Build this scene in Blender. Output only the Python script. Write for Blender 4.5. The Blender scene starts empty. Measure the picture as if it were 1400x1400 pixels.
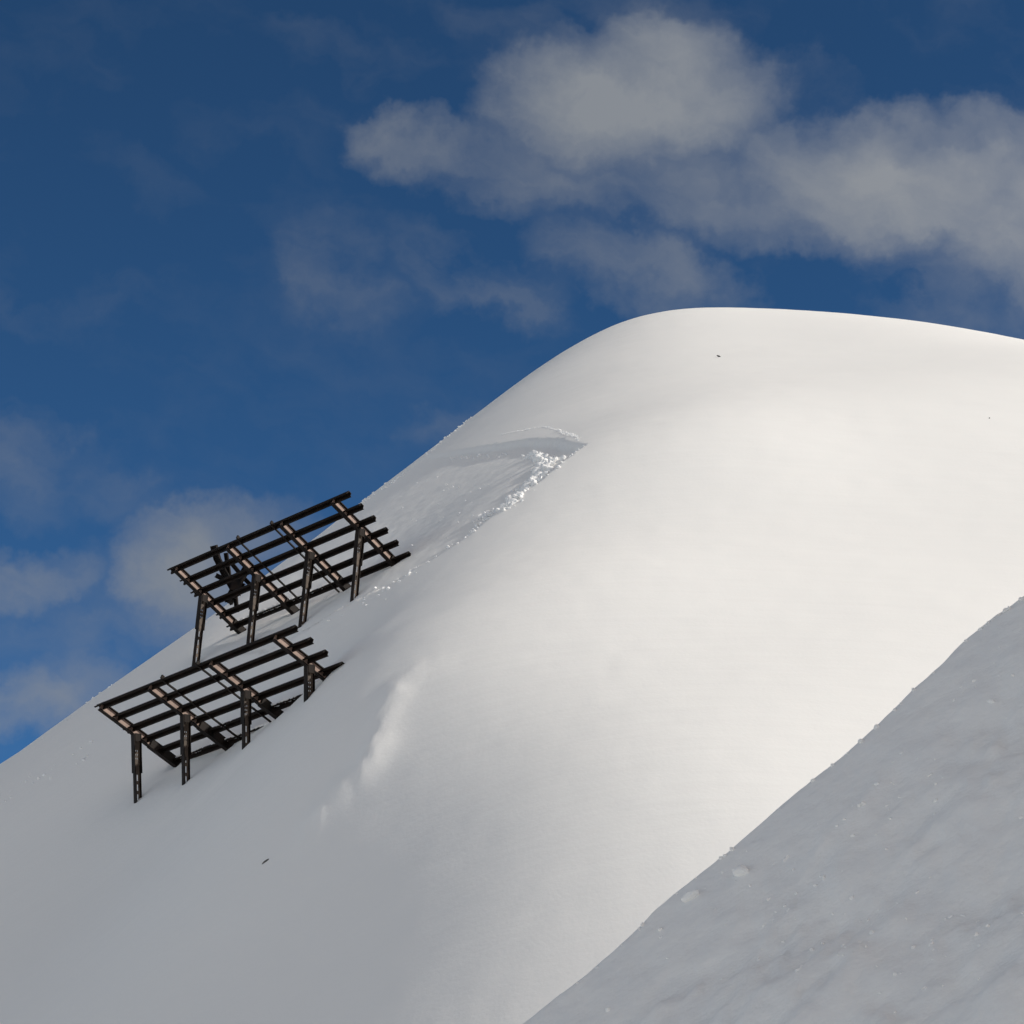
import bpy, bmesh, math, random
import numpy as np
from mathutils import Vector, Matrix

sc = bpy.context.scene
col = sc.collection
random.seed(7)
rng = np.random.default_rng(11)

# ------------------------------------------------------------------ camera
PITCH = math.radians(17.5)
FPX = 4200.0                      # focal length in pixels of a 1400 px frame
CAM = np.array([0.0, 0.0, 1.6])
cam_d = bpy.data.cameras.new('camera')
cam_d.sensor_width = 36.0
cam_d.lens = FPX / 1400.0 * 36.0
cam_d.clip_start = 0.5
cam_d.clip_end = 20000.0
cam = bpy.data.objects.new('camera', cam_d)
cam.location = CAM
cam.rotation_euler = (math.radians(90) + PITCH, 0, 0)
col.objects.link(cam)
sc.camera = cam

# ------------------------------------------------------------------ light
SUN_AZ, SUN_EL = math.radians(98.0), math.radians(33.0)
L = Vector((math.sin(SUN_AZ) * math.cos(SUN_EL), math.cos(SUN_AZ) * math.cos(SUN_EL), math.sin(SUN_EL)))
sun_d = bpy.data.lights.new('sun', 'SUN')
sun_d.energy = 3.0
sun_d.angle = math.radians(0.53)
sun_d.color = (1.0, 0.96, 0.885)
sun = bpy.data.objects.new('sun', sun_d)
sun.rotation_euler = L.to_track_quat('Z', 'Y').to_euler()
sun.location = (60, 0, 80)
col.objects.link(sun)

sc.view_settings.view_transform = 'Standard'
sc.view_settings.look = 'None'
sc.view_settings.gamma = 1.0
sc.view_settings.exposure = 0.0
sc.view_settings.use_curve_mapping = False

FWD = np.array([0, math.cos(PITCH), math.sin(PITCH)])
UPV = np.array([0, -math.sin(PITCH), math.cos(PITCH)])


def look(u, v):
    """direction from the camera through a point of the 1400 px photograph"""
    return FWD + (u - 700) / FPX * np.array([1.0, 0, 0]) - (v - 700) / FPX * UPV


def az_el(u, v):
    d = look(u, v)
    d = d / np.linalg.norm(d)
    return math.atan2(d[0], d[1]), math.asin(d[2])

# ------------------------------------------------------------------ sky
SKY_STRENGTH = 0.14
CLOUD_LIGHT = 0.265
CLOUD_FILL = 1.32  # brightens the unseen cloud to lift the shaded snow
world = bpy.data.worlds.new('World')
sc.world = world
world.use_nodes = True
wt = world.node_tree
wt.nodes.clear()


def wn(kind, **kw):
    n = wt.nodes.new(kind)
    for k, v in kw.items():
        setattr(n, k, v)
    return n


def wput(sock, v):
    if isinstance(v, (int, float, tuple)):
        sock.default_value = v
    else:
        wt.links.new(v, sock)


def wmath(op, a, b=0.0, c=None, clamp=False):
    n = wn('ShaderNodeMath', operation=op, use_clamp=clamp)
    wput(n.inputs[0], a)
    wput(n.inputs[1], b)
    if c is not None:
        wput(n.inputs[2], c)
    return n.outputs[0]


sky = wn('ShaderNodeTexSky', sky_type='NISHITA')
sky.sun_disc = False
sky.sun_elevation = SUN_EL
sky.sun_rotation = SUN_AZ
sky.altitude = 3000.0
sky.air_density = 0.55
sky.dust_density = 0.0
sky.ozone_density = 8.0

tc = wn('ShaderNodeTexCoord')
sep = wn('ShaderNodeSeparateXYZ')
wt.links.new(tc.outputs['Generated'], sep.inputs[0])
AZ = wmath('ARCTAN2', sep.outputs['X'], sep.outputs['Y'])
EL = wmath('ARCSINE', sep.outputs['Z'])


def wnoise(scale, detail, rough, offset=(0, 0, 0), dist=0.0):
    m = wn('ShaderNodeVectorMath', operation='ADD')
    wt.links.new(tc.outputs['Generated'], m.inputs[0])
    m.inputs[1].default_value = offset
    n = wn('ShaderNodeTexNoise')
    n.inputs['Scale'].default_value = scale
    n.inputs['Detail'].default_value = detail
    n.inputs['Roughness'].default_value = rough
    n.inputs['Distortion'].default_value = dist
    wt.links.new(m.outputs[0], n.inputs['Vector'])
    return n.outputs['Fac']


# wind-torn lookup: azimuth and elevation pushed about by noise before the cloud shapes are read
warp_a = wmath('SUBTRACT', wnoise(34, 5, .6, (3, 1, 2)), .5)
warp_e = wmath('SUBTRACT', wnoise(34, 5, .6, (7, 5, 9)), .5)
AZw = wmath('ADD', AZ, wmath('MULTIPLY', warp_a, .046))
ELw = wmath('ADD', EL, wmath('MULTIPLY', warp_e, .034))
# (u, v, radius along, radius across, tilt in degrees, density)
CLOUDS = [
    (850, 140, 250, 140, -3, .92), (740, 235, 235, 82, 5, .60), (580, 207, 130, 62, 8, .60), (950, 160, 140, 95, 25, .56),
    (1000, 270, 260, 75, 12, .54), (1240, 250, 290, 125, 4, .86), (1400, 290, 170, 150, 10, .80), (1120, 240, 180, 95, 5, .74),
    (880, 365, 200, 70, 14, .44), (640, 375, 170, 75, 20, .30), (455, 360, 125, 90, 35, .27), (1290, 370, 230, 105, 20, .33),
    (100, 405, 180, 70, -5, .15), (1110, 90, 100, 70, 20, .17), (490, 60, 160, 70, 20, .14), (800, 25, 280, 70, 0, .20),
    (40, 630, 80, 130, -35, .27), (140, 670, 120, 55, 5, .21), (255, 790, 140, 115, -20, .74), (320, 735, 130, 70, -15, .48),
    (45, 785, 140, 50, -14, .36), (150, 870, 200, 110, -10, .27), (75, 945, 170, 75, -8, .62), (600, 585, 100, 40, -15, .20),
]
field = None
for (u, v, ra, re, tilt, den) in CLOUDS:
    a0, e0 = az_el(u, v)
    k = FPX * 1.0
    ca, sa = math.cos(math.radians(tilt)), math.sin(math.radians(tilt))
    dx = wmath('MULTIPLY', wmath('SUBTRACT', AZw, a0), math.cos(e0))
    dy = wmath('SUBTRACT', e0, ELw)
    p = wmath('ADD', wmath('MULTIPLY', dx, ca * k / ra), wmath('MULTIPLY', dy, sa * k / ra))
    q = wmath('SUBTRACT', wmath('MULTIPLY', dy, ca * k / re), wmath('MULTIPLY', dx, sa * k / re))
    r2 = wmath('ADD', wmath('MULTIPLY', p, p), wmath('MULTIPLY', q, q))
    b = wmath('MULTIPLY', wmath('SUBTRACT', 1.0, r2, clamp=True), den)
    field = b if field is None else wmath('SMOOTH_MAX', field, b, .12)
# denser broken cloud added out of view, to fill the shaded snow
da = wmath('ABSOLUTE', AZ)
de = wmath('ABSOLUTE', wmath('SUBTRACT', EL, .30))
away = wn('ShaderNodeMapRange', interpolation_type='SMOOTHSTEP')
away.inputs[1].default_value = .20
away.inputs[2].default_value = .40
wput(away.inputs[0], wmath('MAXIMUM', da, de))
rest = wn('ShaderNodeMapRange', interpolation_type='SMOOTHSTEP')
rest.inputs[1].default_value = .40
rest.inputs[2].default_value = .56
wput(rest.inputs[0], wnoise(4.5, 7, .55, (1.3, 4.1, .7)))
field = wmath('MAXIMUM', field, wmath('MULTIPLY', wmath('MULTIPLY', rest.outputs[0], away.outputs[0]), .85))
fine = wmath('SUBTRACT', wnoise(24, 9, .52, (2, 8, 5), .3), .5)
# wisps drawn out along the wind
cxyz = wn('ShaderNodeCombineXYZ')
wput(cxyz.inputs[0], wmath('MULTIPLY', AZw, 20.0))
wput(cxyz.inputs[1], wmath('MULTIPLY_ADD', AZw, 9.0, wmath('MULTIPLY', ELw, 52.0)))
cxyz.inputs[2].default_value = 3.3
wis = wn('ShaderNodeTexNoise')
wis.inputs['Scale'].default_value = 1.0
wis.inputs['Detail'].default_value = 9
wis.inputs['Roughness'].default_value = .52
wt.links.new(cxyz.outputs[0], wis.inputs['Vector'])
ragged = wmath('ADD', wmath('MULTIPLY', fine, .70), wmath('MULTIPLY', wmath('SUBTRACT', wis.outputs['Fac'], .5), .85))
mask = wmath('MULTIPLY_ADD', ragged, wmath('MULTIPLY', field, 3.2, clamp=True), field)
mask = wmath('MULTIPLY_ADD', mask, 1.0, -.03)
mr = wn('ShaderNodeMapRange')
mr.inputs[1].default_value = .05
mr.inputs[2].default_value = .95
mr.inputs[4].default_value = .90
wput(mr.inputs[0], mask)
bg_sky = wn('ShaderNodeBackground')
bg_sky.inputs['Strength'].default_value = SKY_STRENGTH
# clear winter air: deeper overhead, paler towards the horizon, over the whole dome alike
deep = wn('ShaderNodeGamma')
deep.inputs['Gamma'].default_value = 1.4
wt.links.new(sky.outputs[0], deep.inputs['Color'])
hue = wn('ShaderNodeMix', data_type='RGBA', blend_type='MULTIPLY')
hue.inputs[0].default_value = 1.0
hue.inputs[7].default_value = (.84, .855, .535, 1)
wt.links.new(deep.outputs[0], hue.inputs[6])
wt.links.new(hue.outputs[2], bg_sky.inputs['Color'])
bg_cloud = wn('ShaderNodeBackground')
# a cloud is dullest at right angles to the sun and brighter where it is lit from the front or shone through, here strengthened to fill the shade
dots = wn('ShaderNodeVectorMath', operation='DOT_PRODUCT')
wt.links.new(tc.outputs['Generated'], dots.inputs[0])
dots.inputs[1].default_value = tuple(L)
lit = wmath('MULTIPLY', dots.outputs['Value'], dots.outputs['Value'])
wput(bg_cloud.inputs['Strength'], wmath('MULTIPLY_ADD', lit, CLOUD_FILL, CLOUD_LIGHT))
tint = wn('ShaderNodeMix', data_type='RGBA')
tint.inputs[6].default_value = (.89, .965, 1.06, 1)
tint.inputs[7].default_value = (1.06, .91, .76, 1)  # warm tint of the unseen cloud, balances the blue shade
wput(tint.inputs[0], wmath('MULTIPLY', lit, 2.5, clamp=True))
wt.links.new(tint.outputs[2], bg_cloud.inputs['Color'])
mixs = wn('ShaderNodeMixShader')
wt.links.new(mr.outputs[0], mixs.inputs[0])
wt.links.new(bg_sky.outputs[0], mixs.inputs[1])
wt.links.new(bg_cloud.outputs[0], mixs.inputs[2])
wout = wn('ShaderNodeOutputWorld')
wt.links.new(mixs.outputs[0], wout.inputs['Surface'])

# ------------------------------------------------------------------ helpers


def mat(name, color, rough=.6, metal=0.0, var=.0, var_scale=4.0, bump=0.0, bump_scale=8.0, color2=None, spec=.5):
    m = bpy.data.materials.new(name)
    m.use_nodes = True
    nt = m.node_tree
    b = nt.nodes['Principled BSDF']
    b.inputs['Base Color'].default_value = (*color, 1)
    b.inputs['Roughness'].default_value = rough
    b.inputs['Metallic'].default_value = metal
    b.inputs['Specular IOR Level'].default_value = spec
    co = nt.nodes.new('ShaderNodeTexCoord')
    if color2:
        n = nt.nodes.new('ShaderNodeTexNoise')
        n.inputs['Scale'].default_value = var_scale
        n.inputs['Detail'].default_value = 6
        nt.links.new(co.outputs['Object'], n.inputs['Vector'])
        r = nt.nodes.new('ShaderNodeMapRange')
        r.inputs[1].default_value = .38
        r.inputs[2].default_value = .66
        nt.links.new(n.outputs['Fac'], r.inputs[0])
        x = nt.nodes.new('ShaderNodeMix')
        x.data_type = 'RGBA'
        x.inputs[6].default_value = (*color, 1)
        x.inputs[7].default_value = (*color2, 1)
        nt.links.new(r.outputs[0], x.inputs[0])
        nt.links.new(x.outputs[2], b.inputs['Base Color'])
    if bump:
        n = nt.nodes.new('ShaderNodeTexNoise')
        n.inputs['Scale'].default_value = bump_scale
        n.inputs['Detail'].default_value = 5
        nt.links.new(co.outputs['Object'], n.inputs['Vector'])
        bp = nt.nodes.new('ShaderNodeBump')
        bp.inputs['Strength'].default_value = 1.0
        bp.inputs['Distance'].default_value = bump
        nt.links.new(n.outputs['Fac'], bp.inputs['Height'])
        nt.links.new(bp.outputs[0], b.inputs['Normal'])
    return m


def snow_mat(name, color, grain, grain_scale, ripple=0.0, rot=0.0, lump=0.0, lump_scale=3.0, mottle=None):
    m = bpy.data.materials.new(name)
    m.use_nodes = True
    nt = m.node_tree
    b = nt.nodes['Principled BSDF']
    b.inputs['Base Color'].default_value = (*color, 1)
    b.inputs['Roughness'].default_value = .75
    b.inputs['Specular IOR Level'].default_value = .25
    co = nt.nodes.new('ShaderNodeTexCoord')
    prev = None

    def layer(scale, dist, detail, vec=None):
        nonlocal prev
        n = nt.nodes.new('ShaderNodeTexNoise')
        n.inputs['Scale'].default_value = scale
        n.inputs['Detail'].default_value = detail
        nt.links.new(vec or co.outputs['Object'], n.inputs['Vector'])
        bp = nt.nodes.new('ShaderNodeBump')
        bp.inputs['Strength'].default_value = 1.0
        bp.inputs['Distance'].default_value = dist
        nt.links.new(n.outputs['Fac'], bp.inputs['Height'])
        if prev:
            nt.links.new(prev, bp.inputs['Normal'])
        prev = bp.outputs[0]
    layer(grain_scale, grain, 3)
    if mottle:                                     # old, wetter patches between the fresh ones
        n = nt.nodes.new('ShaderNodeTexNoise')
        n.inputs['Scale'].default_value = 2.3
        n.inputs['Detail'].default_value = 6
        n.inputs['Roughness'].default_value = .58
        mp = nt.nodes.new('ShaderNodeMapping')
        mp.inputs['Rotation'].default_value = (.25, .71, .3)
        mp.inputs['Scale'].default_value = (1.0, .55, 1.1)
        nt.links.new(co.outputs['Object'], mp.inputs['Vector'])
        nt.links.new(mp.outputs[0], n.inputs['Vector'])
        r = nt.nodes.new('ShaderNodeMapRange')
        r.inputs[1].default_value = .36
        r.inputs[2].default_value = .62
        nt.links.new(n.outputs['Fac'], r.inputs[0])
        x = nt.nodes.new('ShaderNodeMix')
        x.data_type = 'RGBA'
        x.inputs[6].default_value = (*mottle, 1)
        x.inputs[7].default_value = (*color, 1)
        nt.links.new(r.outputs[0], x.inputs[0])
        nt.links.new(x.outputs[2], b.inputs['Base Color'])
    if ripple:
        mp = nt.nodes.new('ShaderNodeMapping')
        mp.inputs['Rotation'].default_value = (0, 0, rot)
        mp.inputs['Scale'].default_value = (.07, .55, .35)
        nt.links.new(co.outputs['Object'], mp.inputs['Vector'])
        layer(1.0, ripple, 3, mp.outputs[0])
    if lump:
        layer(lump_scale, lump, 4)
    nt.links.new(prev, b.inputs['Normal'])
    return m


SNOW = (.935, .917, .880)
M_hill = snow_mat('snow on the hill', SNOW, .005, 9.0, ripple=.075, rot=.25)
M_bank = snow_mat('old crusty snow', SNOW, .003, 24.0, lump=.05, lump_scale=2.6, mottle=(.880, .872, .850))
M_chunk = snow_mat('broken snow', (.92, .915, .90), .01, 14.0)
M_steel = mat('dark weathered steel', (.009, .0065, .005), .6, .0, color2=(.018, .011, .008), var_scale=3.0, spec=.15)
M_web_sunlit = mat('sun-brightened rusty steel', (.37, .25, .195), .6, .0, color2=(.27, .175, .135), var_scale=2.5)  # same steel as the dark flanges; sun on the web put into the colour
M_post_sunlit = mat('sun-brightened brown steel', (.06, .042, .030), .5, .0, color2=(.14, .10, .072), var_scale=4.0, spec=.3)  # post webs coloured brighter than their flanges to imitate a sunlit strip
M_rock = mat('dark rock', (.06, .055, .05), .8, color2=(.10, .09, .08), var_scale=12, bump=.02, bump_scale=20)


def mesh_obj(name, verts, faces, m, parent=None, smooth=False, origin=None):
    me = bpy.data.meshes.new(name)
    v = np.asarray(verts, float)
    if origin is not None:
        v = v - np.asarray(origin)
    me.from_pydata([tuple(p) for p in v], [], faces)
    me.materials.append(m)
    if smooth:
        me.polygons.foreach_set('use_smooth', [True] * len(me.polygons))
    me.update()
    bm = bmesh.new()
    bm.from_mesh(me)
    bmesh.ops.recalc_face_normals(bm, faces=bm.faces)
    bm.to_mesh(me)
    bm.free()
    o = bpy.data.objects.new(name, me)
    col.objects.link(o)
    if parent:
        o.parent = parent
    return o


def thing(o, label, cat, group=None):
    o['label'] = label
    o['category'] = cat
    if group:
        o['group'] = group
    return o


def empty(name, loc):
    o = bpy.data.objects.new(name, None)
    o.location = loc
    o.empty_display_size = .3
    col.objects.link(o)
    return o


# value noise on a lattice, for relief of the snow
_lat = rng.random((256, 256))


def vnoise(x, y):
    xi, yi = np.floor(x).astype(int), np.floor(y).astype(int)
    fx, fy = x - xi, y - yi
    fx, fy = fx * fx * fx * (fx * (fx * 6 - 15) + 10), fy * fy * fy * (fy * (fy * 6 - 15) + 10)
    a = _lat[xi & 255, yi & 255]
    b = _lat[(xi + 1) & 255, yi & 255]
    c = _lat[xi & 255, (yi + 1) & 255]
    d = _lat[(xi + 1) & 255, (yi + 1) & 255]
    return (a * (1 - fx) + b * fx) * (1 - fy) + (c * (1 - fx) + d * fx) * fy - .5


def fbm(x, y, n=4, gain=.5):
    s, a = 0, 1.0
    for k in range(n):
        s = s + a * vnoise(x * 2 ** k + 17.3 * k, y * 2 ** k + 5.7 * k)
        a *= gain
    return s


def sstep(a, b, t):
    t = np.clip((t - a) / (b - a), 0, 1)
    return t * t * (3 - 2 * t)

# ------------------------------------------------------------------ the hill
# smooth height field of the snow dome: B-spline heights in metres on a 5.5 m lattice (rows along x)
SX0, SY0, SX1, SY1, SP = -49.0, 37.0, 63.0, 207.0, 5.5
COEF = np.array([
    -54.25,-49.91,-45.62,-41.40,-37.26,-33.22,-29.28,-25.43,-21.67,-18.01,-14.44,-10.98,-7.65,-4.50,-1.55,1.14,3.58,5.75,7.65,9.31,10.73,11.91,12.88,13.61,14.11,14.39,14.47,14.37,14.11,13.73,13.25,12.72,12.15,
    -50.80,-46.43,-42.10,-37.83,-33.64,-29.56,-25.58,-21.70,-17.91,-14.21,-10.60,-7.08,-3.69,-0.47,2.52,5.25,7.71,9.90,11.81,13.47,14.90,16.10,17.08,17.82,18.32,18.60,18.66,18.52,18.24,17.82,17.31,16.75,16.15,
    -47.40,-42.97,-38.58,-34.26,-30.03,-25.90,-21.87,-17.96,-14.14,-10.41,-6.76,-3.19,0.27,3.57,6.63,9.39,11.87,14.06,15.97,17.63,19.07,20.29,21.29,22.05,22.55,22.81,22.84,22.68,22.35,21.90,21.35,20.75,20.13,
    -44.05,-39.55,-35.09,-30.70,-26.41,-22.22,-18.15,-14.20,-10.36,-6.62,-2.95,0.67,4.24,7.67,10.79,13.56,16.04,18.26,20.15,21.78,23.23,24.48,25.51,26.29,26.79,27.03,27.03,26.82,26.44,25.94,25.35,24.71,24.05,
    -40.78,-36.19,-31.64,-27.17,-22.79,-18.54,-14.41,-10.43,-6.56,-2.82,0.83,4.47,8.19,11.86,15.04,17.75,20.21,22.47,24.32,25.89,27.36,28.67,29.75,30.54,31.03,31.24,31.18,30.92,30.48,29.92,29.28,28.59,27.88,
    -37.63,-32.93,-28.26,-23.67,-19.19,-14.84,-10.65,-6.60,-2.71,1.02,4.58,8.13,12.06,16.30,19.46,21.86,24.19,26.47,28.26,29.85,31.43,32.85,33.99,34.80,35.26,35.41,35.29,34.94,34.43,33.80,33.09,32.35,31.58,
    -34.63,-29.79,-24.99,-20.26,-15.63,-11.15,-6.84,-2.69,1.27,5.01,8.43,11.73,16.09,21.43,24.08,25.80,27.83,29.77,31.63,33.63,35.48,37.05,38.25,39.04,39.44,39.51,39.28,38.84,38.24,37.52,36.75,35.94,35.12,
    -31.84,-26.85,-21.88,-16.97,-12.15,-7.47,-2.93,1.44,5.49,9.34,12.86,16.19,20.74,25.21,28.05,30.26,31.92,33.79,35.74,37.73,39.68,41.31,42.50,43.23,43.52,43.46,43.11,42.55,41.84,41.04,40.19,39.32,38.45,
    -29.33,-24.17,-19.02,-13.89,-8.81,-3.80,1.17,5.96,10.01,14.13,17.49,20.15,25.53,29.84,32.01,34.11,35.96,38.13,40.14,42.02,44.01,45.63,46.71,47.27,47.39,47.17,46.68,45.99,45.18,44.30,43.38,42.45,41.52,
    -27.15,-21.84,-16.50,-11.13,-5.75,-0.36,4.97,9.93,14.79,22.09,24.92,26.99,29.98,32.20,35.36,38.05,40.10,42.58,44.63,46.43,48.47,49.92,50.72,51.02,50.92,50.52,49.89,49.09,48.18,47.22,46.24,45.27,44.31,
    -25.39,-19.95,-14.46,-8.89,-3.21,2.58,8.52,14.74,19.59,23.33,27.70,29.68,34.47,36.50,39.29,41.57,43.91,46.83,49.16,51.35,53.07,53.91,54.25,54.24,53.93,53.38,52.63,51.75,50.78,49.77,48.76,47.75,46.76,
    -24.10,-18.57,-12.99,-7.33,-1.55,4.34,10.29,15.98,20.07,23.29,27.39,30.32,35.88,38.51,40.74,43.17,46.18,48.80,51.60,55.10,56.51,56.78,56.81,56.64,56.24,55.62,54.83,53.91,52.92,51.90,50.88,49.87,48.87,
    -23.28,-17.73,-12.14,-6.49,-0.81,4.78,10.00,14.62,19.49,23.42,26.94,30.24,34.84,38.67,41.03,43.43,46.25,48.87,51.88,54.81,56.68,57.69,58.08,58.07,57.75,57.19,56.44,55.56,54.59,53.59,52.59,51.60,50.62,
    -22.94,-17.40,-11.84,-6.27,-0.73,4.66,9.74,14.38,18.84,22.87,26.68,30.17,34.55,38.55,41.17,43.76,46.57,49.22,51.93,54.35,56.30,57.65,58.39,58.65,58.53,58.11,57.48,56.69,55.80,54.86,53.90,52.95,52.02,
    -23.01,-17.52,-12.02,-6.54,-1.13,4.11,9.10,13.74,18.08,22.15,26.08,29.95,34.14,37.94,41.00,43.91,46.41,48.68,51.10,53.44,55.48,57.05,58.07,58.60,58.71,58.49,58.01,57.35,56.57,55.72,54.84,53.95,53.06,
    -23.45,-18.00,-12.57,-7.18,-1.87,3.27,8.20,12.85,17.23,21.40,25.43,29.41,33.35,36.99,40.20,43.07,45.44,47.61,49.86,52.17,54.36,56.12,57.36,58.12,58.45,58.43,58.13,57.62,56.96,56.22,55.42,54.61,53.79,
    -24.18,-18.79,-13.42,-8.09,-2.86,2.22,7.12,11.79,16.23,20.48,24.58,28.56,32.38,35.94,39.16,42.03,44.49,46.71,48.87,51.10,53.29,55.10,56.47,57.39,57.90,58.06,57.93,57.57,57.05,56.41,55.71,54.98,54.23,
    -25.13,-19.79,-14.47,-9.21,-4.03,1.02,5.90,10.59,15.09,19.40,23.53,27.50,31.28,34.80,38.03,40.93,43.51,45.86,48.09,50.26,52.32,54.10,55.51,56.54,57.18,57.49,57.50,57.28,56.88,56.36,55.75,55.10,54.43,
    -26.25,-20.96,-15.68,-10.45,-5.31,-0.29,4.59,9.30,13.83,18.18,22.34,26.32,30.09,33.60,36.85,39.81,42.49,44.93,47.22,49.37,51.36,53.10,54.54,55.62,56.36,56.78,56.92,56.82,56.54,56.11,55.60,55.03,54.43,
    -27.49,-22.23,-16.98,-11.79,-6.67,-1.66,3.22,7.94,12.50,16.88,21.07,25.06,28.83,32.37,35.65,38.66,41.41,43.93,46.27,48.43,50.39,52.12,53.56,54.69,55.50,56.01,56.25,56.26,56.07,55.73,55.29,54.79,54.27,
    -28.80,-23.56,-18.34,-13.17,-8.07,-3.06,1.81,6.55,11.13,15.53,19.74,23.76,27.55,31.11,34.43,37.49,40.30,42.89,45.26,47.44,49.40,51.13,52.58,53.75,54.62,55.21,55.53,55.62,55.51,55.26,54.89,54.45,53.98,
    -30.16,-24.94,-19.73,-14.57,-9.48,-4.48,0.40,5.15,9.74,14.16,18.40,22.43,26.26,29.85,33.20,36.30,39.17,41.80,44.22,46.42,48.40,50.14,51.62,52.82,53.74,54.39,54.79,54.95,54.92,54.73,54.42,54.04,53.62,
    -31.53,-26.32,-21.13,-15.98,-10.90,-5.90,-1.01,3.74,8.35,12.79,17.05,21.11,24.96,28.58,31.97,35.12,38.03,40.71,43.16,45.39,47.39,49.15,50.66,51.90,52.87,53.58,54.04,54.27,54.30,54.18,53.93,53.59,53.21,
]).reshape(23, 33)
NX, NY = COEF.shape


def _bw(t):
    return np.stack([(1 - t) ** 3 / 6, (3 * t ** 3 - 6 * t ** 2 + 4) / 6, (-3 * t ** 3 + 3 * t ** 2 + 3 * t + 1) / 6, t ** 3 / 6], -1)


def spline(x, y):
    fx = np.clip((x - SX0) / SP, 0, NX - 3 - 1e-6)
    fy = np.clip((y - SY0) / SP, 0, NY - 3 - 1e-6)
    i, j = np.floor(fx).astype(int), np.floor(fy).astype(int)
    bx, by = _bw(fx - i), _bw(fy - j)
    h = 0
    for a in range(4):
        for b in range(4):
            h = h + bx[..., a] * by[..., b] * COEF[i + a, j + b]
    return h


def seg_dist(x, y, line):
    """distance to a polyline and the fraction of its length at the nearest point"""
    line = np.asarray(line, float)
    cum = np.concatenate([[0], np.cumsum(np.hypot(*np.diff(line, axis=0).T))])
    best = np.full(x.shape, 1e9)
    frac = np.zeros(x.shape)
    for k in range(len(line) - 1):
        p, d = line[k], line[k + 1] - line[k]
        t = np.clip(((x - p[0]) * d[0] + (y - p[1]) * d[1]) / (d @ d), 0, 1)
        r = np.hypot(x - p[0] - t * d[0], y - p[1] - t * d[1])
        m = r < best
        best = np.where(m, r, best)
        frac = np.where(m, (cum[k] + t * np.hypot(*d)) / cum[-1], frac)
    return best, frac


def inside(x, y, poly):
    c = np.zeros(x.shape, bool)
    n = len(poly)
    for k in range(n):
        (x0, y0), (x1, y1) = poly[k], poly[(k + 1) % n]
        if y0 == y1:
            continue
        c ^= ((y0 > y) != (y1 > y)) & (x < (x1 - x0) * (y - y0) / (y1 - y0) + x0)
    return c


# the slab that slid: its crown runs uphill edge, its flank down towards the upper barrier
CROWN = [(-3.87, 126.5), (-3.09, 123.0), (-1.75, 116.4), (-.56, 110.8), (.54, 107.6), (1.57, 104.1), (2.14, 100.1), (2.56, 99.0)]
FLANK = [(2.57, 99.0), (1.97, 98.0), (1.47, 97.4), (.97, 96.6), (.36, 96.2), (-.24, 95.8), (-.83, 95.2), (-1.41, 94.6), (-2.35, 94.4), (-3.28, 94.5), (-3.98, 94.6)]
SCAR = CROWN + FLANK[1:] + [(-5.5, 95.5), (-8, 97.5), (-12, 104), (-14, 116), (-11, 128)]
CRACK = [(-.40, 114.0), (.42, 111.0), (1.18, 109.0), (1.73, 105.7), (2.22, 101.4), (2.32, 100.2)]
STRIP = [(-2.3, 81.65), (-2.81, 81.69), (-3.2, 81.6), (-3.36, 80.73), (-3.52, 80.0), (-3.7, 79.17), (-3.89, 78.8), (-4.3, 78.72), (-4.67, 78.6), (-5.03, 78.48), (-5.33, 78.17), (-5.6, 77.8)]
# snow level where the barriers' posts and girders go in
SNOW_AT = np.array([(-10.77, 101.32, 28.10), (-8.78, 99.56, 28.38), (-6.91, 97.69, 28.55), (-5.12, 95.94, 28.95), (-11.75, 94.70, 22.01), (-10.03, 92.63, 22.14), (-7.99, 90.16, 22.70), (-5.95, 87.66, 23.58), (-9.37, 102.78, 29.71), (-7.40, 101.00, 29.90), (-5.53, 99.12, 30.18), (-3.87, 97.25, 30.50), (-10.68, 95.63, 23.40), (-8.84, 93.66, 23.46), (-7.06, 90.96, 23.79), (-5.52, 88.03, 24.28)])


def steps(f, x, y):
    """broken ledges: each rises slowly away from the sun side and drops off at its far end"""
    g = (f + .03 * fbm(x * 3, y * 3, 3)) * 10.0
    s = g - np.floor(g)
    return .04 * np.where(s < .75, s / .75, (1 - s) / .25) + .24 * np.clip((f - .42) / .50, 0, 1) * sstep(1.0, .78, f) + .05 * fbm(x * 4 + 4, y * 3, 4, .55)


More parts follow.
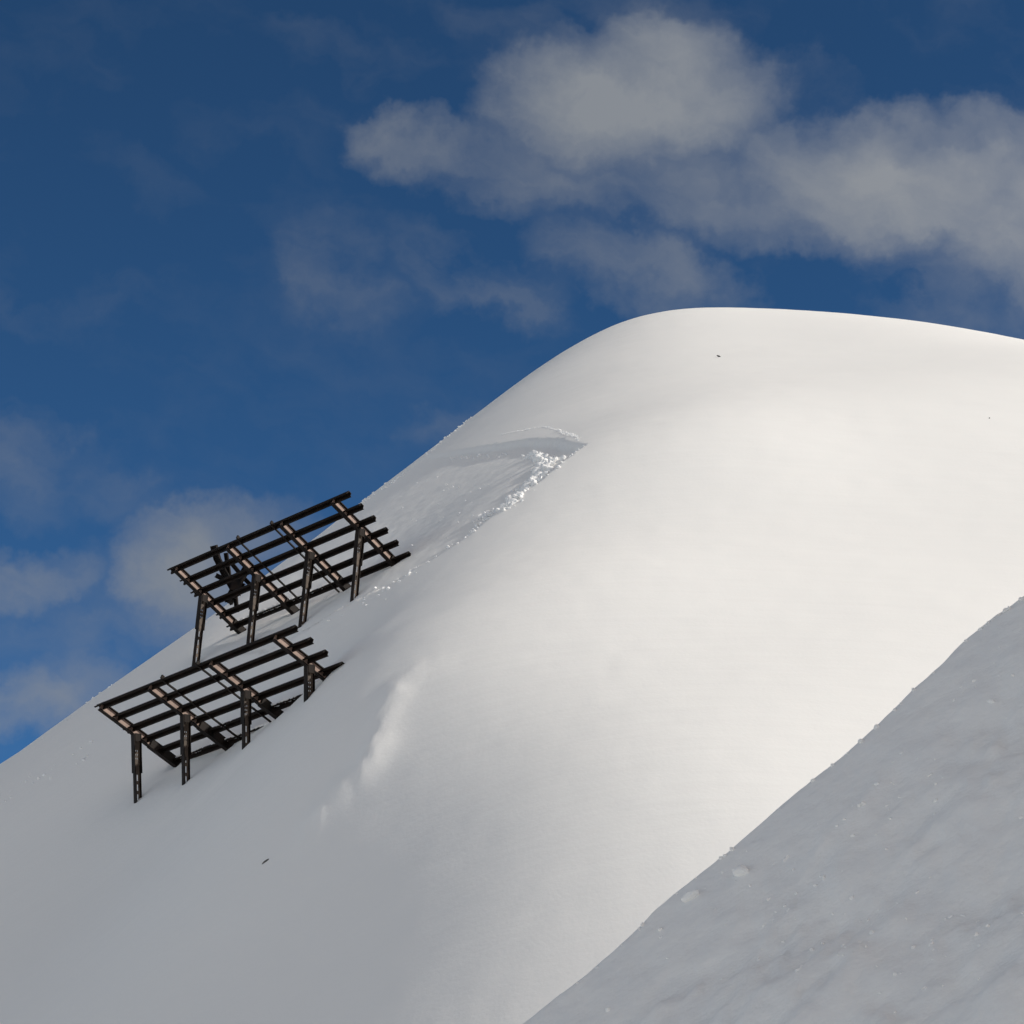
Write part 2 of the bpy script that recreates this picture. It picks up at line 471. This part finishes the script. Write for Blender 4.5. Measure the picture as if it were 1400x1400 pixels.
def relief(x, y):
    z = np.zeros(x.shape)
    # the scar
    near = (x > -16) & (x < 5) & (y > 90) & (y < 134)
    if near.any():
        X, Y = x[near], y[near]
        wob = .12 * fbm(X * 1.6, Y * 1.6, 3)
        ins = inside(X + wob, Y + wob, SCAR)
        dc, fc = seg_dist(X + wob, Y + wob, CROWN)
        df, ff = seg_dist(X + wob, Y + wob, FLANK)
        depc = np.interp(fc, [0, .25, .6, .9, 1], [.07, .10, .20, .28, .22])
        depf = np.interp(ff, [0, .15, .5, 1], [.34, .26, .14, .02])
        wall = np.maximum(depc * sstep(0, .22, dc) * np.exp(-dc / 22.0), depf * sstep(0, .2, df) * np.exp(-df / 1.2))
        both = np.minimum(sstep(0, .22, dc), sstep(0, .2, df))
        rough = both * (.010 * fbm(X * .9, Y * .9, 3, .5) + .020 * fbm(X * 5, Y * 5, 3))
        z[near] += np.where(ins, -wall * both + rough, 0) * sstep(-11, -7, X)
    # wind-broken rib that catches the sun under the lower barrier
    near = (x > -9) & (x < 1) & (y > 73) & (y < 87)
    if near.any():
        X, Y = x[near], y[near]
        d, f = seg_dist(X, Y, STRIP)
        z[near] += (np.exp(-(d / .58) ** 2) * (.15 + .06 * fbm(X * 1.8 + 9, Y * 1.8, 3)) * sstep(-.1, .15, f) * sstep(.85, .55, f) + np.exp(-(d / .5) ** 2) * steps(f, X, Y) * sstep(.42, .55, f) + np.exp(-(d / .5) ** 2) * .035 * fbm(X * 6, Y * 6, 3))
    # broad faint unevenness
    z += .10 * fbm(x * .11 + 40, y * .11 + 3, 2) + .035 * fbm(x * .10 + 3, y * .42 + x * .12 + 9, 3) + .012 * fbm(x * 1.3, y * 1.3 + 8, 3)
    return z


def hill_z(x, y, rel=True):
    x, y = np.asarray(x, float), np.asarray(y, float)
    xc, yc = np.clip(x, SX0, SX1), np.clip(y, SY0, SY1)
    h = spline(xc, yc)
    h = h - .45 * np.maximum(xc - x, 0) - .12 * np.maximum(x - xc, 0) - .62 * np.maximum(yc - y, 0) - .30 * np.maximum(y - yc, 0)
    base = -.42 * np.logaddexp(0, -(x + 12) / 3.0) * 3.0
    base = np.maximum(base, -60 + .0 * x)
    s = 2.0
    z = s * np.logaddexp(h / s, base / s)
    if rel:
        z = z + relief(x, y)
        near = (x > -18) & (x < 2) & (y > 80) & (y < 110)
        if near.any() and SNOW_W is not None:
            X, Y = x[near], y[near]
            a = np.zeros(X.shape)
            for k, (fx_, fy_, _) in enumerate(SNOW_AT):
                d2 = (X - fx_) ** 2 + (Y - fy_) ** 2
                a += SNOW_W[k] * np.exp(-d2 / (2 * 1.2 ** 2))
                # hollows blown out round the steel
                a += -(.16 if k > 7 else .05) * np.exp(-d2 / .06)
            z = z.copy()
            z[near] += a
    return z


SNOW_W = None
_d2 = (SNOW_AT[:, None, 0] - SNOW_AT[None, :, 0]) ** 2 + (SNOW_AT[:, None, 1] - SNOW_AT[None, :, 1]) ** 2
_res = SNOW_AT[:, 2] - hill_z(SNOW_AT[:, 0], SNOW_AT[:, 1])
SNOW_W = np.linalg.solve(np.exp(-_d2 / (2 * 1.2 ** 2)) + .03 * np.eye(len(_res)), _res)


def axis(*spans):
    out = [spans[0][0]]
    for a, b, d0, d1 in spans:
        n = max(1, int(round(abs(b - a) / ((d0 + d1) / 2))))
        t = np.linspace(0, 1, n + 1)[1:]
        r = d1 / d0
        w = t if abs(r - 1) < 1e-3 else (r ** t - 1) / (r - 1)
        out += list(a + (b - a) * w)
    return np.array(out)


XS = axis((-3000, -60, 500, 5), (-60, -15, 4, .35), (-15, 5, .1, .1), (5, 22, .13, .35), (22, 64, .35, 2.5), (64, 3000, 3, 500))
YS = axis((-3000, -40, 500, 6), (-40, 58, 4, .5), (58, 92, .22, .16), (92, 134, .12, .12), (134, 170, .2, .5), (170, 215, .6, 3), (215, 3000, 4, 500))


def grid_mesh(name, xs, ys, zf, m):
    X, Y = np.meshgrid(xs, ys, indexing='ij')
    Z = zf(X, Y)
    nx, ny = X.shape
    v = np.stack([X, Y, Z], -1).reshape(-1, 3)
    i = np.arange(nx * ny).reshape(nx, ny)
    f = np.stack([i[:-1, :-1], i[1:, :-1], i[1:, 1:], i[:-1, 1:]], -1).reshape(-1, 4)
    me = bpy.data.meshes.new(name)
    me.vertices.add(len(v))
    me.vertices.foreach_set('co', v.ravel())
    me.loops.add(f.size)
    me.loops.foreach_set('vertex_index', f.ravel())
    me.polygons.add(len(f))
    me.polygons.foreach_set('loop_start', np.arange(0, f.size, 4))
    me.update(calc_edges=True)
    me.polygons.foreach_set('use_smooth', np.ones(len(f), bool))
    me.materials.append(m)
    o = bpy.data.objects.new(name, me)
    col.objects.link(o)
    return o


hill = grid_mesh('snow_hill', XS, YS, hill_z, M_hill)
hill['kind'] = 'structure'


def on_hill(u, v, t0=45.0, t1=195.0):
    """where the sight line through a photo point meets the hill"""
    t = np.arange(t0, t1, .1)
    p = CAM + np.outer(t, look(u, v))
    c = p[:, 2] - hill_z(p[:, 0], p[:, 1])
    k = np.argmax(c < 0) if (c < 0).any() else np.argmin(c)
    return p[k]

# ------------------------------------------------------------------ the near bank
BN = np.array([-.56, -.50, .66])            # its shaded face looks down to the left
BA = CAM + 24.0 * look(720, 1400)
BSIL = [(560, 1535), (640, 1468), (720, 1400), (760, 1368), (800, 1338), (840, 1303), (873, 1273), (895, 1249), (920, 1228), (960, 1196), (1000, 1165), (1040, 1130),
        (1080, 1095), (1115, 1067), (1150, 1040), (1175, 1018), (1200, 995), (1225, 971), (1250, 945), (1270, 928), (1295, 905), (1312, 886), (1330, 870), (1348, 856), (1365, 842),
        (1382, 832), (1400, 818), (1460, 770), (1560, 690), (1760, 560)]


def bank_plane(x, y):
    return BA[2] - (BN[0] * (x - BA[0]) + BN[1] * (y - BA[1])) / BN[2]


_cr = []
for (u, v) in BSIL:
    d = look(u, v)
    t = ((BA - CAM) @ BN) / (d @ BN)
    _cr.append(CAM + t * d)
_cr = np.array(_cr)


def bank_z(x, y):
    yc = np.interp(x, _cr[:, 0], _cr[:, 1])
    over = np.maximum(y - yc, 0)
    z = bank_plane(x, y) - 1.35 * over * over / (over + .25)
    # along the fall line p, across it q
    p = (x * BN[0] + y * BN[1]) / .751
    q = (-x * BN[1] + y * BN[0]) / .751
    k = sstep(-.25, .9, yc - y)
    soft = sstep(.0, 1.6, yc - y)
    z = z + k * (.04 * fbm(q * 1.6, p * 1.9, 3)) + soft * (.18 * fbm(q * 1.1 + 3, p * 1.5, 4, .5) + .042 * fbm(q * 3.4 + 20, p * 4.6, 3, .5))
    z = z + .005 * fbm(x * 14, y * 14, 3) + soft * .035 * np.maximum(fbm(q * 2.4 + 50, p * 2.8 + 7, 4, .6) - .10, 0) / .3
    # far along the crest it levels into the slope above the photograph
    top = 15.0
    z = np.where(z > top, top + .12 * (z - top), z)
    return z


BX = axis((-9, -.6, .5, .05), (-.6, 6.0, .035, .035), (6.0, 9, .05, .3), (9, 30, .4, 3))
BY = axis((2, 9, .5, .1), (9, 28.5, .055, .045), (28.5, 44, .1, 1.2))
bank = grid_mesh('snow_bank', BX, BY, bank_z, M_bank)
bank['kind'] = 'structure'

# ------------------------------------------------------------------ lumps of broken snow


def lump(rad, seed, squash=.75):
    r = random.Random(seed)
    bm = bmesh.new()
    bmesh.ops.create_icosphere(bm, subdivisions=2, radius=1.0)
    ax = [r.uniform(.75, 1.25) for _ in range(3)]
    cuts = [(Vector((r.gauss(0, 1), r.gauss(0, 1), r.gauss(0, 1))).normalized(), r.uniform(.55, .85)) for _ in range(5)]
    for v in bm.verts:
        for n, d in cuts:
            s = v.co.dot(n)
            if s > d:
                v.co -= n * (s - d) * .85
        v.co += Vector((r.uniform(-1, 1), r.uniform(-1, 1), r.uniform(-1, 1))) * .07
        v.co = Vector((v.co.x * ax[0], v.co.y * ax[1], v.co.z * squash * ax[2])) * rad
    vs = np.array([v.co[:] for v in bm.verts])
    fs = np.array([[v.index for v in f.verts] for f in bm.faces])
    bm.free()
    return vs, fs


PROTO = [lump(1.0, 100 + k) for k in range(8)]


def rubble(name, spots, m, zf):
    """many lumps, too many to count, joined: spots are (x, y, radius, sink)"""
    V, Fc, n = [], [], 0
    for (x, y, r, sink) in spots:
        vs, fs = PROTO[int(rng.integers(8))]
        a = rng.random() * 6.28
        c, s = math.cos(a), math.sin(a)
        q = (vs * rng.uniform(.55, 1.45, 3)) @ np.array([[c, s, 0], [-s, c, 0], [0, 0, 1]]) * r
        t = rng.uniform(-.7, .7)
        q = q @ np.array([[math.cos(t), 0, math.sin(t)], [0, 1, 0], [-math.sin(t), 0, math.cos(t)]])
        z = float(zf(np.array([x]), np.array([y]))[0]) + r * (.45 - sink)
        V.append(q + np.array([x, y, z]))
        Fc.append(fs + n)
        n += len(vs)
    o = mesh_obj(name, np.vstack(V), [tuple(t) for t in np.vstack(Fc)], m, smooth=False)
    o['kind'] = 'stuff'
    return o


def along(line, n, spread, rlo, rhi, power=2.2, sink=.25):
    line = np.asarray(line, float)
    cum = np.concatenate([[0], np.cumsum(np.hypot(*np.diff(line, axis=0).T))])
    out = []
    for _ in range(n):
        s = rng.random() * cum[-1]
        x, y = np.interp(s, cum, line[:, 0]), np.interp(s, cum, line[:, 1])
        out.append((x + rng.normal() * spread, y + rng.normal() * spread, rlo + (rhi - rlo) * rng.random() ** power, sink))
    return out


def px(line):
    return [tuple(on_hill(u, v)[:2]) for u, v in line]


spots = []
spots += along(px([(720, 622), (738, 625), (747, 631), (746, 640), (740, 650)]), 70, .10, .04, .17)
spots += along(px([(746, 636), (738, 652), (726, 664), (716, 671)]), 190, .17, .04, .18, 1.8) + along(px([(740, 628), (746, 640), (736, 654), (716, 671), (690, 694), (660, 709)]), 220, .22, .015, .05)
spots += along(px([(716, 671), (702, 685), (690, 694), (668, 704), (655, 711)]), 190, .16, .03, .14)
spots += along(px([(735, 656), (700, 690), (660, 715), (640, 733)]), 60, .16, .03, .10)
spots += along(px([(640, 733), (600, 757), (565, 783), (530, 803)]), 40, .2, .02, .10, 3)
spots += along(px([(615, 628), (640, 625), (665, 622), (715, 622)]), 40, .14, .012, .055, 2)
spots += along(px([(803, 606), (785, 620), (770, 632), (752, 648), (730, 663)]), 40, .07, .015, .055)
spots += along(CRACK, 420, .025, .010, .026, 1.5, .1) + along(CRACK[-3:], 70, .05, .015, .05, 1.8, .2)
spots += along(px([(470, 838), (505, 812), (545, 800), (440, 855)]), 26, .35, .02, .07, 3)
for _ in range(70):                                    # thin scatter over the bed of the slide
    u, v = rng.uniform(505, 720), rng.uniform(640, 780)
    if v < 640 + (720 - u) * .1 or v > 690 + (690 - u) * .60:
        continue
    p = on_hill(u, v)
    spots.append((p[0], p[1], rng.uniform(.012, .045), .35))
debris = rubble('snow_debris', spots, M_chunk, hill_z)

rag = []                                               # torn edge of the slab against the sky
for (u, v, n) in [(640, 572, 5), (632, 579, 4), (625, 585, 4), (612, 594, 3), (596, 608, 3), (588, 615, 2), (545, 650, 3), (537, 656, 4), (522, 664, 4), (508, 674, 4), (498, 683, 4)]:
    p = on_hill(u, v + 3)
    for _ in range(3 * n):
        rag.append((p[0] + rng.normal() * .14, p[1] + rng.normal() * .5, rng.uniform(.02, .075), .2))
for (u, v, n, s) in [(5, 1090, 6, .35), (30, 1078, 4, .3), (50, 1068, 4, .3), (100, 1037, 5, .35), (60, 1060, 4, .4), (120, 1030, 3, .3), (130, 953, 3, .3), (150, 940, 2, .2), (75, 997, 2, .3)]:
    p = on_hill(u, v)
    for _ in range(n):
        rag.append((p[0] + rng.normal() * s, p[1] + rng.normal() * s, rng.uniform(.02, .07), .25))
torn = rubble('snow_crumbs', rag, M_chunk, hill_z)

bl = []
for _ in range(8):
    u = rng.uniform(760, 1420)
    s = np.interp(u, [p[0] for p in BSIL], [p[1] for p in BSIL])
    v = s + 8 + (1420 - s) * rng.random() ** .8
    d = look(u, v)
    p = CAM + d * (((BA - CAM) @ BN) / (d @ BN))
    bl.append((p[0], p[1], .012 + .045 * rng.random() ** 3, .62))
for (u0, v0, n, sp) in [(1010, 1190, 22, 16), (960, 1222, 14, 12), (1095, 1185, 26, 26), (1190, 1115, 40, 40), (1245, 1085, 24, 30), (1330, 960, 26, 30), (1370, 890, 20, 25),
                        (1060, 1245, 26, 30), (1180, 1285, 34, 40), (1380, 1240, 26, 34), (1290, 1320, 40, 40), (1100, 1330, 26, 40), (960, 1330, 20, 40), (1240, 1190, 22, 40)]:
    for _ in range(n // 2):                            # broken crust lies in loose patches
        u, v = u0 + rng.normal() * sp, v0 - rng.normal() * sp * .7
        if v < np.interp(u, [p[0] for p in BSIL], [p[1] for p in BSIL]) + 6:
            continue
        d = look(u, v)
        p = CAM + d * (((BA - CAM) @ BN) / (d @ BN))
        bl.append((p[0], p[1], .006 + .020 * rng.random() ** 2.5, .75))
for _ in range(46):                                    # crumbs along the crest, against the bright hill
    u = rng.choice([rng.uniform(1335, 1400), rng.uniform(720, 1330)], p=[.55, .45])
    s = np.interp(u, [p[0] for p in BSIL], [p[1] for p in BSIL])
    d = look(u, s)
    p = CAM + d * (((BA - CAM) @ BN) / (d @ BN))
    bl.append((p[0], p[1] + .02, rng.uniform(.008, .024), .35))
rubble('snow_rubble', bl, M_bank, bank_z)


def block(u, v, r, label, on_bank=False, squash=.8, seed=1, sink=.2, m=None):
    vs, fs = lump(r, seed, squash)
    if on_bank:
        d = look(u, v)
        p = CAM + d * (((BA - CAM) @ BN) / (d @ BN))
        z = float(bank_z(np.array([p[0]]), np.array([p[1]]))[0])
    else:
        p = on_hill(u, v)
        z = float(hill_z(np.array([p[0]]), np.array([p[1]]))[0])
    o = mesh_obj('snow_block', vs, [tuple(t) for t in fs], m or M_chunk)
    o.location = (p[0], p[1], z + r * (.5 - sink))
    o.rotation_euler = (.4, -.3, seed * 1.3)
    thing(o, label, 'snow block', 'loose snow blocks')
    return o


block(655, 624, .085, 'lone bright snow block at the foot of the crown, left end of the slide', seed=3)
block(770, 629, .15, 'bright snow block inside the right tip of the slide, above the debris pile', seed=4)
block(764, 640, .08, 'smaller bright snow block just below the other near the right tip of the slide', seed=5)
block(513, 744 + 62, .06, 'small glinting snow block on the slope right of the upper barrier', seed=6)
block(1014, 1194, .10, 'pale flat snow chunk near the crest of the near shaded bank', True, .5, 7, .35, M_bank)
block(945, 1228, .075, 'rounded pale snow chunk at the lower left crest of the near bank', True, .6, 8, .35, M_bank)

# ------------------------------------------------------------------ rocks


def rock(u, v, size, label, rot, seed):
    vs, fs = lump(1.0, seed, 1.0)
    vs = vs * np.array(size)
    p = on_hill(u, v)
    o = mesh_obj('rock', vs, [tuple(t) for t in fs], M_rock)
    o.location = p + np.array([-.3, -.6, .7]) * min(size) * .9
    o.rotation_euler = rot
    thing(o, label, 'rock', 'rocks showing through the snow')


rock(362, 1181, (.20, .035, .035), 'thin dark rock edge in the grey shaded snow below the lower barrier', (0, -.62, -.4), 21)
rock(983, 488, (.085, .06, .045), 'tiny dark rock high on the bright dome under the summit', (0, .4, .2), 22)
rock(1353, 572, (.022, .02, .018), 'tiny brownish rock on the bright dome near the right edge', (0, .2, 0), 23)

# ------------------------------------------------------------------ steel avalanche barriers


def unit(a):
    a = np.asarray(a, float)
    return a / np.linalg.norm(a)


def sweep(profile, p0, p1, ex, ey):
    """closed 2-D profile carried from p0 to p1 along axes ex, ey"""
    n = len(profile)
    V = [p + a * ex + b * ey for p in (p0, p1) for (a, b) in profile]
    Fc = [(k, (k + 1) % n, n + (k + 1) % n, n + k) for k in range(n)]
    Fc += [tuple(range(n - 1, -1, -1)), tuple(range(n, 2 * n))]
    return V, Fc


def join(parts):
    V, Fc = [], []
    for v, f in parts:
        n = len(V)
        V += list(v)
        Fc += [tuple(i + n for i in q) for q in f]
    return V, Fc


def boxm(c, ax, half):
    c = np.asarray(c, float)
    V = [c + sum(s[i] * half[i] * ax[i] for i in range(3)) for s in [(-1, -1, -1), (1, -1, -1), (1, 1, -1), (-1, 1, -1), (-1, -1, 1), (1, -1, 1), (1, 1, 1), (-1, 1, 1)]]
    return V, [(0, 3, 2, 1), (4, 5, 6, 7), (0, 1, 5, 4), (1, 2, 6, 5), (2, 3, 7, 6), (3, 0, 4, 7)]


def plate_with_holes(o, ex, ey, ez, us, vs_, holes, t):
    """a plate made of cells us x vs_ in its plane (ex, ey), thickness t along ez, cells in holes left open"""
    V, Fc, idx = [], [], {}

    def vert(i, j, s):
        k = (i, j, s)
        if k not in idx:
            idx[k] = len(V)
            V.append(o + us[i] * ex + vs_[j] * ey + (t / 2 if s else -t / 2) * ez)
        return idx[k]
    nu, nv = len(us) - 1, len(vs_) - 1
    solid = lambda i, j: 0 <= i < nu and 0 <= j < nv and (i, j) not in holes
    for i in range(nu):
        for j in range(nv):
            if not solid(i, j):
                continue
            Fc.append((vert(i, j, 1), vert(i + 1, j, 1), vert(i + 1, j + 1, 1), vert(i, j + 1, 1)))
            Fc.append((vert(i, j, 0), vert(i, j + 1, 0), vert(i + 1, j + 1, 0), vert(i + 1, j, 0)))
            for (a, b, p, q) in ((i - 1, j, (i, j), (i, j + 1)), (i + 1, j, (i + 1, j), (i + 1, j + 1)), (i, j - 1, (i, j), (i + 1, j)), (i, j + 1, (i, j + 1), (i + 1, j + 1))):
                if not solid(a, b):
                    Fc.append((vert(*p, 0), vert(*q, 0), vert(*q, 1), vert(*p, 1)))
    return V, Fc


# hat section of a beam: (along the girder, towards the uphill side), open downhill
HAT = [(-.125, -.050), (-.070, -.050), (-.052, .060), (.052, .060), (.070, -.050), (.125, -.050), (.125, -.034), (.084, -.034), (.066, .078), (-.066, .078), (-.084, -.034), (-.125, -.034)]


def barrier(p, fracs, q_post, feet, rods, label, seed, q_foot, bottom_dark, caps_on):
    r = random.Random(seed)
    O, (al, tl, be, P, LEN) = np.array(p[:3]), p[3:]
    c = unit([math.cos(al), -math.sin(al), math.tan(tl)])
    uh = np.array([math.sin(al), math.cos(al), 0.0])
    zz = np.array([0, 0, 1.0])
    g = math.cos(be) * uh - math.sin(be) * zz          # down the girder
    nu = unit(np.cross(c, g))
    if nu[2] < 0:
        nu = -nu                                         # towards the uphill face of the grate
    base = O + .5 * LEN * c + 5.4 * P * g
    root = empty('avalanche_barrier', base)
    thing(root, label, 'avalanche barrier', 'steel avalanche barriers on the snow slope')
    mk = lambda name, geo, m, par=root: mesh_obj(name, geo[0], geo[1], m, parent=par, origin=base)
    for i in range(6):
        a0, a1 = r.uniform(-.06, .05), r.uniform(-.06, .06)
        dz = r.uniform(-.012, .012)
        p0, p1 = O + i * P * g + a0 * c + dz * g, O + i * P * g + (LEN + a1) * c - dz * g
        beam = mk('beam', sweep(HAT, p0, p1, g, nu), M_steel)
        # end bolt of the beam's clip
    top = -.03
    for n, (f, qp, foot) in enumerate(zip(fracs, q_post, feet)):
        G = O + f * LEN * c
        h, b, t = .130, .078, .014
        off = -.005                                      # the beams are let in between the girders
        a, z_ = G + top * g * .6 + off * nu, G + q_foot * P * g + off * nu
        fl = [sweep([(-b, s * h - t), (b, s * h - t), (b, s * h + t), (-b, s * h + t)], a, z_, c, nu) for s in (-1, 1)]
        gd = mk('girder', join(fl), M_steel)
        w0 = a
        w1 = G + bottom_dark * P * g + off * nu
        mk('web', sweep([(-.008, -h + t + .002), (.008, -h + t + .002), (.008, h - t - .002), (-.008, h - t - .002)], w0, w1, c, nu), M_web_sunlit, gd)
        mk('foot_sleeve', sweep([(-.09, -h - .03), (.09, -h - .03), (.09, h - .03), (-.09, h - .03)], w1 + .01 * g, z_ + 1.1 * g, c, nu), M_steel, gd)
        # post: slotted lower column telescoping into a wider sleeve
        H = G + qp * P * g + (off - h - .01) * nu
        F = np.array(foot)
        ax = unit(F - H)
        lw = unit(uh - (uh @ ax) * ax)                   # across the post, up the hill
        lc = unit(np.cross(ax, lw))
        if lc @ c < 0:
            lc = -lc
        ln_ = np.linalg.norm(F - H)
        sl = min(.60, 1.15 / ln_) * ln_ if ln_ > 1.4 else ln_ + .3
        post = empty('post', H - base)
        post.parent = root
        mk2 = lambda name, geo, m: mesh_obj(name, geo[0], geo[1], m, parent=post, origin=H)
        # sleeve: H section, web pierced by rows of holes
        us = [-.13, -.075, -.045, -.015, .015, .045, .075, .13]
        vv = [-.10]
        hv = []
        s0 = .36 * sl
        for k in range(3):
            vv += [s0 + k * .125, s0 + k * .125 + .045]
            hv.append(len(vv) - 2)
        vv.append(sl)
        vv = sorted(vv)
        hl = {(i, j) for j in hv for i in (2, 4)}
        mk2('sleeve_web', plate_with_holes(H, lw, ax, lc, us, vv, hl, .016), M_post_sunlit)
        sv = []
        for s in (-1, 1):
            sv.append(sweep([(s * .13 - .011, -.09), (s * .13 + .011, -.09), (s * .13 + .011, .09), (s * .13 - .011, .09)], H - .10 * ax, H + sl * ax, lw, lc))
        mk2('sleeve_flange', join(sv), M_steel)
        # lower column
        us = [-.10, -.024, .024, .10]
        vv = [sl - .25, sl + .05]
        hl = set()
        while vv[-1] < ln_ + .7:
            vv += [vv[-1] + .20, vv[-1] + .31]
            hl.add((1, len(vv) - 3))
        mk2('column_web', plate_with_holes(H, lw, ax, lc, us, vv, hl, .014), M_post_sunlit)
        cv = []
        for s in (-1, 1):
            cv.append(sweep([(s * .10 - .010, -.07), (s * .10 + .010, -.07), (s * .10 + .010, .07), (s * .10 - .010, .07)], H + (sl - .25) * ax, H + vv[-1] * ax, lw, lc))
        mk2('column_flange', join(cv), M_steel)
        mk2('head_plate', join([boxm(H + .02 * ax + s * .085 * lc, (lw, ax, lc), (.10, .13, .008)) for s in (-1, 1)]), M_steel)
    for f in rods:                                       # slender tie between the beams
        G = O + f * LEN * c - .075 * nu
        mk('tie_rod', sweep([(-.03, -.008), (.03, -.008), (.03, .008), (.014, .008), (.014, .05), (-.002, .05), (-.002, .008), (-.03, .008)], G - .1 * g, G + 5.7 * P * g, c, nu), M_steel)
        mk('clip', boxm(O + f * LEN * c - .14 * g + .02 * nu, (c, g, nu), (.03, .05, .06)), M_steel)
    caps = []                                            # snow left lying on the lowest beams
    for (i, f0, f1, n, rad) in caps_on:
        for _ in range(n):
            f = r.uniform(f0, f1)
            q = O + f * LEN * c + (i * P - .03) * g + (.075 + .02 * r.random()) * nu
            caps.append((q, rad * r.uniform(.5, 1.15)))
    V, Fc, k = [], [], 0
    for q, rad in caps:
        vs, fs = PROTO[r.randrange(8)]
        V.append(vs * np.array([1.3, 1.0, .8]) * rad + q)
        Fc.append(fs + k)
        k += len(vs)
    if caps:
        o = mesh_obj('beam_snow', np.vstack(V), [tuple(t) for t in np.vstack(Fc)], M_chunk, smooth=True)
        o['kind'] = 'stuff'
    return root


UP = (-11.6897, 100.8502, 31.2849, 0.7647, 0.0893, 0.4918, 0.6192, 8.9315)
LO = (-13.0343, 93.8976, 24.7608, 0.8589, 0.0423, 0.4397, 0.6295, 10.3390)
barrier(UP, (.036, .335, .634, .915), (2.36, 2.49, 2.48, 2.35), [(-10.77, 101.32, 28.10), (-8.78, 99.56, 28.38), (-6.91, 97.69, 28.55), (-5.12, 95.94, 28.95)], (.405, .594),
        'upper dark steel avalanche barrier with taller posts, its top rails against the sky', 3, 5.9, 4.75, [(5, .06, .32, 34, .085), (5, .36, .62, 24, .075), (4, .38, .50, 6, .05)])
barrier(LO, (.022, .283, .593, .905), (2.48, 2.46, 2.42, 2.33), [(-11.75, 94.70, 22.01), (-10.03, 92.63, 22.14), (-7.99, 90.16, 22.70), (-5.95, 87.66, 23.58)], (.363, .543),
        'lower dark steel avalanche barrier in front, its foot half buried in the snow', 5, 6.0, 3.3, [(5, .03, .30, 40, .09), (5, .3, .62, 40, .10), (4, .32, .40, 10, .08), (4, .60, .90, 44, .09), (3, .285, .31, 3, .05), (3, .60, .63, 3, .05)])

# the bent frame that stands behind the left bay of the upper barrier


def wreck():
    D = 107.5
    at = lambda u, v, d=D: CAM + look(u, v) * d
    foot = at(318, 826)
    root = empty('bent_steel_frame', foot)
    thing(root, 'bent dark steel frame of crossed members standing behind the left bay of the upper barrier', 'steel frame')

    def member(pts, w, d):
        pts = [np.asarray(p) for p in pts]
        geo = []
        for a, b in zip(pts[:-1], pts[1:]):
            ax = unit(b - a)
            ex = unit(np.cross(ax, [.3, 1, 0]))
            ey = unit(np.cross(ax, ex))
            t = .012
            a, b = a - .03 * ax, b + .03 * ax
            for s in (-1, 1):
                geo.append(sweep([(s * w - t, -d), (s * w + t, -d), (s * w + t, d), (s * w - t, d)], a, b, ex, ey))
            geo.append(sweep([(-w + t, -t), (w - t, -t), (w - t, t), (-w + t, t)], a, b, ex, ey))
        return join(geo)
    mk = lambda name, geo: mesh_obj(name, geo[0], geo[1], M_steel, parent=root, origin=foot)
    mk('bent_post', member([at(292.5, 747), at(297, 764), at(307, 784), at(318, 803, D - .2), at(324, 815, D - .3)], .10, .10))
    mk('upright', member([at(309, 757, D + .2), at(313, 785, D + .2), at(321, 808), at(324, 836)], .055, .06))
    mk('brace', member([at(338, 776, D - .3), at(327, 794, D - .2), at(317, 812), at(313, 824, D + .1)], .11, .09))
    mk('brace', member([at(296, 787, D + .3), at(312, 795, D + .2), at(333, 801, D - .1)], .07, .06))
    mk('brace', member([at(318, 772, D + .1), at(333, 790), at(343, 800)], .06, .06))
    V, Fc = sweep([(-.20, -.16), (.16, -.22), (.24, .02), (.10, .20), (-.12, .18)], at(322, 800, D - .35), at(322, 800, D - .32), np.array([1.0, 0, 0]), np.array([0, 0, 1.0]))
    mk('gusset_plate', (V, Fc))


wreck()
